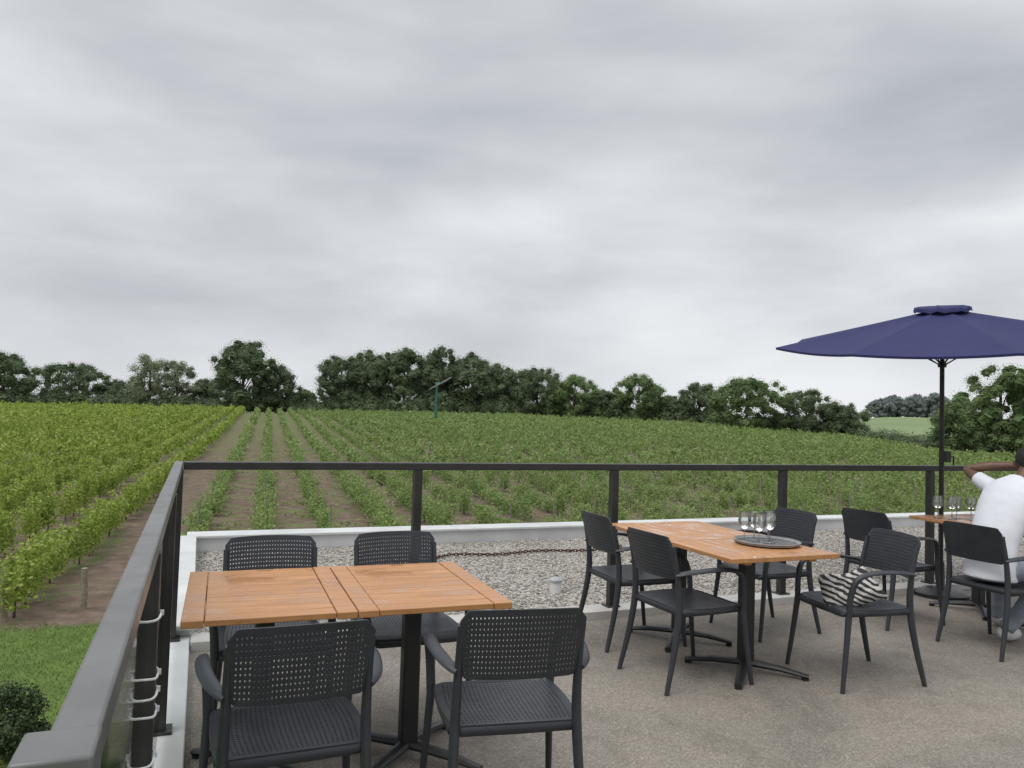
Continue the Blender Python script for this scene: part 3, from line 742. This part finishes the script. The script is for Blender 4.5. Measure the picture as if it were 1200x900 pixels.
shrub(4, 908, 45, 32, M['shrub_y'], 'small yellowish shrub in the bottom left corner')

# ------------------------------------------------------------------ trees
def clump(c, rr, n, lf, Q, fill=True):
    d = rng.normal(size=(n,3)); d /= np.linalg.norm(d,axis=1,keepdims=True)
    P = c+d*rr*(rng.uniform(.3,1.25,(n,1))**.75)*np.array([1.15,1.15,.88])
    P[:,2] = np.maximum(P[:,2], .2)
    Q.append(leaf_quads(P, lf*rng.uniform(.7,1.35,n), d+np.array([0,0,.6]), .72))
    if fill:
        m_ = 15; d = rng.normal(size=(m_,3)); d /= np.linalg.norm(d,axis=1,keepdims=True)
        P = c+d*rr*.42; P[:,2] = np.maximum(P[:,2], .3)
        Q.append(leaf_quads(P, np.full(m_, rr*.9)*rng.uniform(.7,1.1,m_), d+np.array([0,0,.6]), .85, .95))
def tree(px, wpx, top, dep, mt, lab, airy=False, low=.02):
    X_, Y_ = far(px, dep); zb = float(terr(X_,Y_)); zt = EYE+(hy(px)-top)/900*dep; H = max(3, zt-zb); Wd = wpx*1.14/900*dep
    r = empty('tree', (X_,Y_,zb), 0, lab, 'tree', 'trees behind the vineyard'); Q = []
    nC = 85 if airy else 130; lf = .0016*dep
    f1, f2, f3 = [random.uniform(0,6.28) for _ in range(3)]
    for k in range(nC):
        a = random.uniform(0,6.28); zz = random.uniform(-1,1)
        lump = 1+.12*math.sin(2*a+f1)*(zz+.3)+.08*math.sin(3*a+f2)+.06*math.sin(6*zz+f3)
        wz = math.sqrt(max(0.05,1-abs(zz)**2.2)) if zz > -.3 else .93
        q = wz*random.uniform(.15,1)**.55
        rr = min(Wd,H)*random.uniform(.07,.13)
        zt_ = H*(.93+.05*math.sin(a*2+f2))-rr
        zc_ = H*(low+.07)+(zt_-H*(low+.07))*(.5+.5*zz)
        c = np.array([math.cos(a)*q*(Wd*.5-rr*.7)*lump, math.sin(a)*q*(Wd*.5-rr*.7)*lump, zc_])
        clump(c, rr, 150, lf, Q, not airy or k % 4 == 0)
    quads_mesh('crown', np.concatenate(Q), mt, r)
    t = MB(); tr_ = .016*H+.1
    t.tube([(0,0,-.4),(.05*tr_,0,H*.25),(-.2*tr_,.1,H*.5),(.1,0,H*.78)], [tr_*1.3,tr_,tr_*.7,tr_*.25], 8)
    for k in range(6):
        a = k*1.05+random.random(); h0 = H*random.uniform(.2,.45)
        t.tube([(0,0,h0),(math.cos(a)*Wd*.12,math.sin(a)*Wd*.12,h0+H*.12),(math.cos(a)*Wd*.26,math.sin(a)*Wd*.26,h0+H*.26)], [tr_*.45,tr_*.3,tr_*.12], 6)
    t.build('trunk', M['bark'], r)
A_, B_, C_, H_ = M['tree_a'], M['tree_b'], M['tree_c'], M['tree_h']
for t in [
 (5,74,406,232,A_,'dark tree cut by the left edge of the view'),
 (84,86,418,236,A_,'broad dark tree, second from the left edge'),
 (140,52,442,238,A_,'low dark tree just left of the pale airy tree'),
 (176,52,407,230,C_,'pale airy tree, the left trunk of the light green pair',True),
 (208,44,418,232,C_,'pale airy tree, the right trunk of the light green pair',True),
 (244,48,441,240,A_,'small dark tree between the pale pair and the tall round tree'),
 (285,74,391,222,A_,'tall lone dark tree standing highest on the left'),
 (326,50,422,228,A_,'dark tree leaning on the right flank of the tall left tree'),
 (357,34,454,236,B_,'small bushy tree in the gap left of the big wood'),
 (400,62,408,232,A_,'dark tree at the left end of the big wood'),
 (436,70,402,236,A_,'tall dark tree, second from left in the big wood'),
 (474,78,398,236,A_,'tallest dark tree in the middle of the big wood'),
 (516,74,399,236,A_,'tall dark tree right behind the wind machine'),
 (554,72,407,236,A_,'dark tree right of the wind machine in the big wood'),
 (592,62,418,234,A_,'dark tree at the right end of the big wood'),
 (630,66,425,228,A_,'dark rounded tree just right of the big wood'),
 (674,70,434,225,B_,'rounded green tree above the second railing post'),
 (710,52,454,225,A_,'low dark tree left of the pointed mid green tree'),
 (749,70,433,222,B_,'mid green tree with a high crown right of centre'),
 (787,50,461,222,A_,'low dark bushy tree right of the high crowned tree'),
 (820,60,445,220,A_,'dark tree left of the broad round green tree'),
 (876,94,434,205,B_,'broad round green tree left of the umbrella'),
 (946,80,452,205,A_,'wide dark tree under the left tip of the umbrella'),
 (990,56,468,200,A_,'low dark tree at the right end of the tree line'),
 (1126,60,460,150,B_,'shorter green tree just right of the umbrella pole'),
 (1174,96,416,150,B_,'large green tree at the right edge behind the person'),
 (1232,90,408,150,B_,'large green tree cut by the right edge'),
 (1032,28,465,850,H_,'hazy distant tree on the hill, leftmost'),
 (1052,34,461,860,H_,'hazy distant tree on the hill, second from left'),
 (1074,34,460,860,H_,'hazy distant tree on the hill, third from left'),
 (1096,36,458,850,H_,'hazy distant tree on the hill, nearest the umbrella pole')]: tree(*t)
Q = []
for px in np.arange(-40, 1240, 3.):
    dep = np.interp(px, [-40,300,600,800,1000,1100,1240],[228,226,228,218,200,152,146])+random.uniform(-3,6)
    X_, Y_ = far(px, dep); z = float(terr(X_,Y_)); big = 1.25 if 380 < px < 1000 else 1
    if 1008 < px < 1094: big = .72
    hh = random.uniform(3,5.5)*big; rr = random.uniform(1.8,3)
    d = rng.normal(size=(190,3)); d /= np.linalg.norm(d,axis=1,keepdims=True)
    P = np.array([X_,Y_,z+hh*.5])+d*np.array([rr,rr,hh*.5])*rng.uniform(.5,1.08,(190,1)); Q.append(leaf_quads(P, .42*rng.uniform(.7,1.3,190), d+np.array([0,0,.5]), .7))
    P = np.array([X_,Y_,z+hh*.42])+d[:24]*np.array([rr,rr,hh*.4])*.5; Q.append(leaf_quads(P, np.full(24, min(1.5,hh*.4)), d[:24]+np.array([0,0,.5]), .8, .95))
o = quads_mesh('undergrowth', np.concatenate(Q), M['tree_a']); tag(o, 'dark undergrowth along the foot of the tree line', 'undergrowth', kind='stuff')

# ------------------------------------------------------------------ wind machine
dep = 175; X_, Y_ = far(512, dep); zb = float(terr(X_,Y_)); zt = EYE+(hy(512)-450)/900*dep
wm = empty('wind_machine', (X_,Y_,zb), 0, 'teal vineyard wind machine pole with two blade propeller', 'wind machine'); H = zt-zb
MB().tube([(0,0,-.3),(0,0,H*.5),(0,0,H)], [.34,.31,.27], 14).build('pole', M['teal'], wm)
hd = MB(); hd.tube([(-.4,-.1,H),(.3,-.6,H+.1),(.6,-1.0,H+.15)], [.28,.27,.17], 12); hd.build('gear_head', M['teal'], wm)
for s_ in (-1, 1):
    bl = MB(); d = Vector((.85*CY, -.85*SY, .5)).normalized()
    c = Vector((.6,-1.0,H+.15)); bl.tube([c+d*s_*.1, c+d*s_*.8, c+d*s_*2.0, c+d*s_*2.9], [(.1,.1),(.22,.1),(.2,.08),(.13,.05)], 10); bl.build('blade', M['grey'], wm)

# ------------------------------------------------------------------ camera
cam = bpy.data.cameras.new('camera'); cam.sensor_width = 36; cam.lens = 27; cam.clip_start = .05; cam.clip_end = 9000
co = bpy.data.objects.new('camera', cam); COL.objects.link(co); S.camera = co
pit = math.atan(37/900); rol = rad(1.75)
fw = Vector((SY*math.cos(pit), CY*math.cos(pit), math.sin(pit))); r0 = Vector((CY,-SY,0)); u0 = r0.cross(fw)
rr_ = r0*math.cos(rol)+u0*math.sin(rol); uu = -r0*math.sin(rol)+u0*math.cos(rol)
co.matrix_world = Matrix(((rr_.x,uu.x,-fw.x,0),(rr_.y,uu.y,-fw.y,0),(rr_.z,uu.z,-fw.z,EYE),(0,0,0,1)))

# ------------------------------------------------------------------ world, sun
wd = bpy.data.worlds.new('World'); S.world = wd; wd.use_nodes = True; nt = wd.node_tree; nt.nodes.clear()
out = nd(nt, 'ShaderNodeOutputWorld'); sky = nd(nt, 'ShaderNodeTexSky', sky_type='NISHITA'); sky.sun_disc = False
SE, SA = rad(58), rad(-115)
sky.sun_elevation = SE; sky.sun_rotation = SA
bg1 = nd(nt, 'ShaderNodeBackground'); bg1.inputs[1].default_value = .1; nt.links.new(sky.outputs[0], bg1.inputs[0])
tc = nd(nt, 'ShaderNodeTexCoord').outputs['Generated']; sp = nd(nt, 'ShaderNodeSeparateXYZ'); nt.links.new(tc, sp.inputs[0])
zc = mth(nt, 'ADD', mth(nt, 'MAXIMUM', sp.outputs[2], 0.), .42)
cb = nd(nt, 'ShaderNodeCombineXYZ'); nt.links.new(mth(nt, 'DIVIDE', sp.outputs[0], zc), cb.inputs[0]); nt.links.new(mth(nt, 'DIVIDE', sp.outputs[1], zc), cb.inputs[1])
nt.links.new(mth(nt, 'MULTIPLY_ADD', sp.outputs[2], 4.2), cb.inputs[2]); cb.inputs[2].links[0].from_node.inputs[2].default_value = 8.1
n1 = noise(nt, cb.outputs[0], .85, 1.5, .45, .1); n2 = noise(nt, cb.outputs[0], 1.9, 5, .48, .2); n3 = noise(nt, cb.outputs[0], 4.6, 4, .5, .2)
f = mth(nt, 'ADD', mth(nt, 'ADD', mth(nt, 'MULTIPLY', n1, .52), mth(nt, 'MULTIPLY', n2, .4)), mth(nt, 'MULTIPLY', n3, .08))
def lobe(az, el, width, amt):
    global f
    d = Vector((math.cos(rad(el))*math.sin(rad(az)), math.cos(rad(el))*math.cos(rad(az)), math.sin(rad(el))))
    v_ = nd(nt, 'ShaderNodeVectorMath', operation='DOT_PRODUCT'); nt.links.new(tc, v_.inputs[0]); v_.inputs[1].default_value = d
    f = mth(nt, 'ADD', f, mth(nt, 'MULTIPLY', mrange(nt, v_.outputs['Value'], math.cos(rad(width)), 1.0), amt))
lobe(0, 15.5, 17, -.045); lobe(12, 15, 12, -.02); lobe(4, 26, 12, .06); lobe(20, 13, 8, .035); lobe(36, 10, 9, .02); lobe(30, 25, 14, -.01); lobe(50, 14, 14, -.025); lobe(-8, 10, 9, .02)
cc = ramp(nt, f, [(.36,(.45,.473,.51)),(.45,(.56,.583,.617)),(.54,(.69,.71,.74)),(.65,(.86,.875,.895))])
hz = mth(nt, 'SUBTRACT', 1., mrange(nt, sp.outputs[2], 0., .15))
cc = mixc(nt, mth(nt, 'MULTIPLY', hz, .6), cc, (.78,.8,.825))
bg2 = nd(nt, 'ShaderNodeBackground'); nt.links.new(cc, bg2.inputs[0])
nt.links.new(mth(nt, 'ADD', 1.06, mth(nt, 'MULTIPLY', mrange(nt, sp.outputs[2], .5, .95), 1.2)), bg2.inputs[1])
ms = nd(nt, 'ShaderNodeMixShader'); ms.inputs[0].default_value = .96
nt.links.new(bg1.outputs[0], ms.inputs[1]); nt.links.new(bg2.outputs[0], ms.inputs[2]); nt.links.new(ms.outputs[0], out.inputs[0])
sl = bpy.data.lights.new('sun', 'SUN'); sl.energy = 1.5; sl.angle = rad(35); sl.color = (1,.97,.93)
so = bpy.data.objects.new('sun', sl); COL.objects.link(so)
sd = Vector((math.cos(SE)*math.sin(SA), math.cos(SE)*math.cos(SA), math.sin(SE))); so.rotation_euler = sd.to_track_quat('Z','Y').to_euler()
S.view_settings.view_transform = 'Standard'; S.view_settings.look = 'None'; S.view_settings.exposure = 0
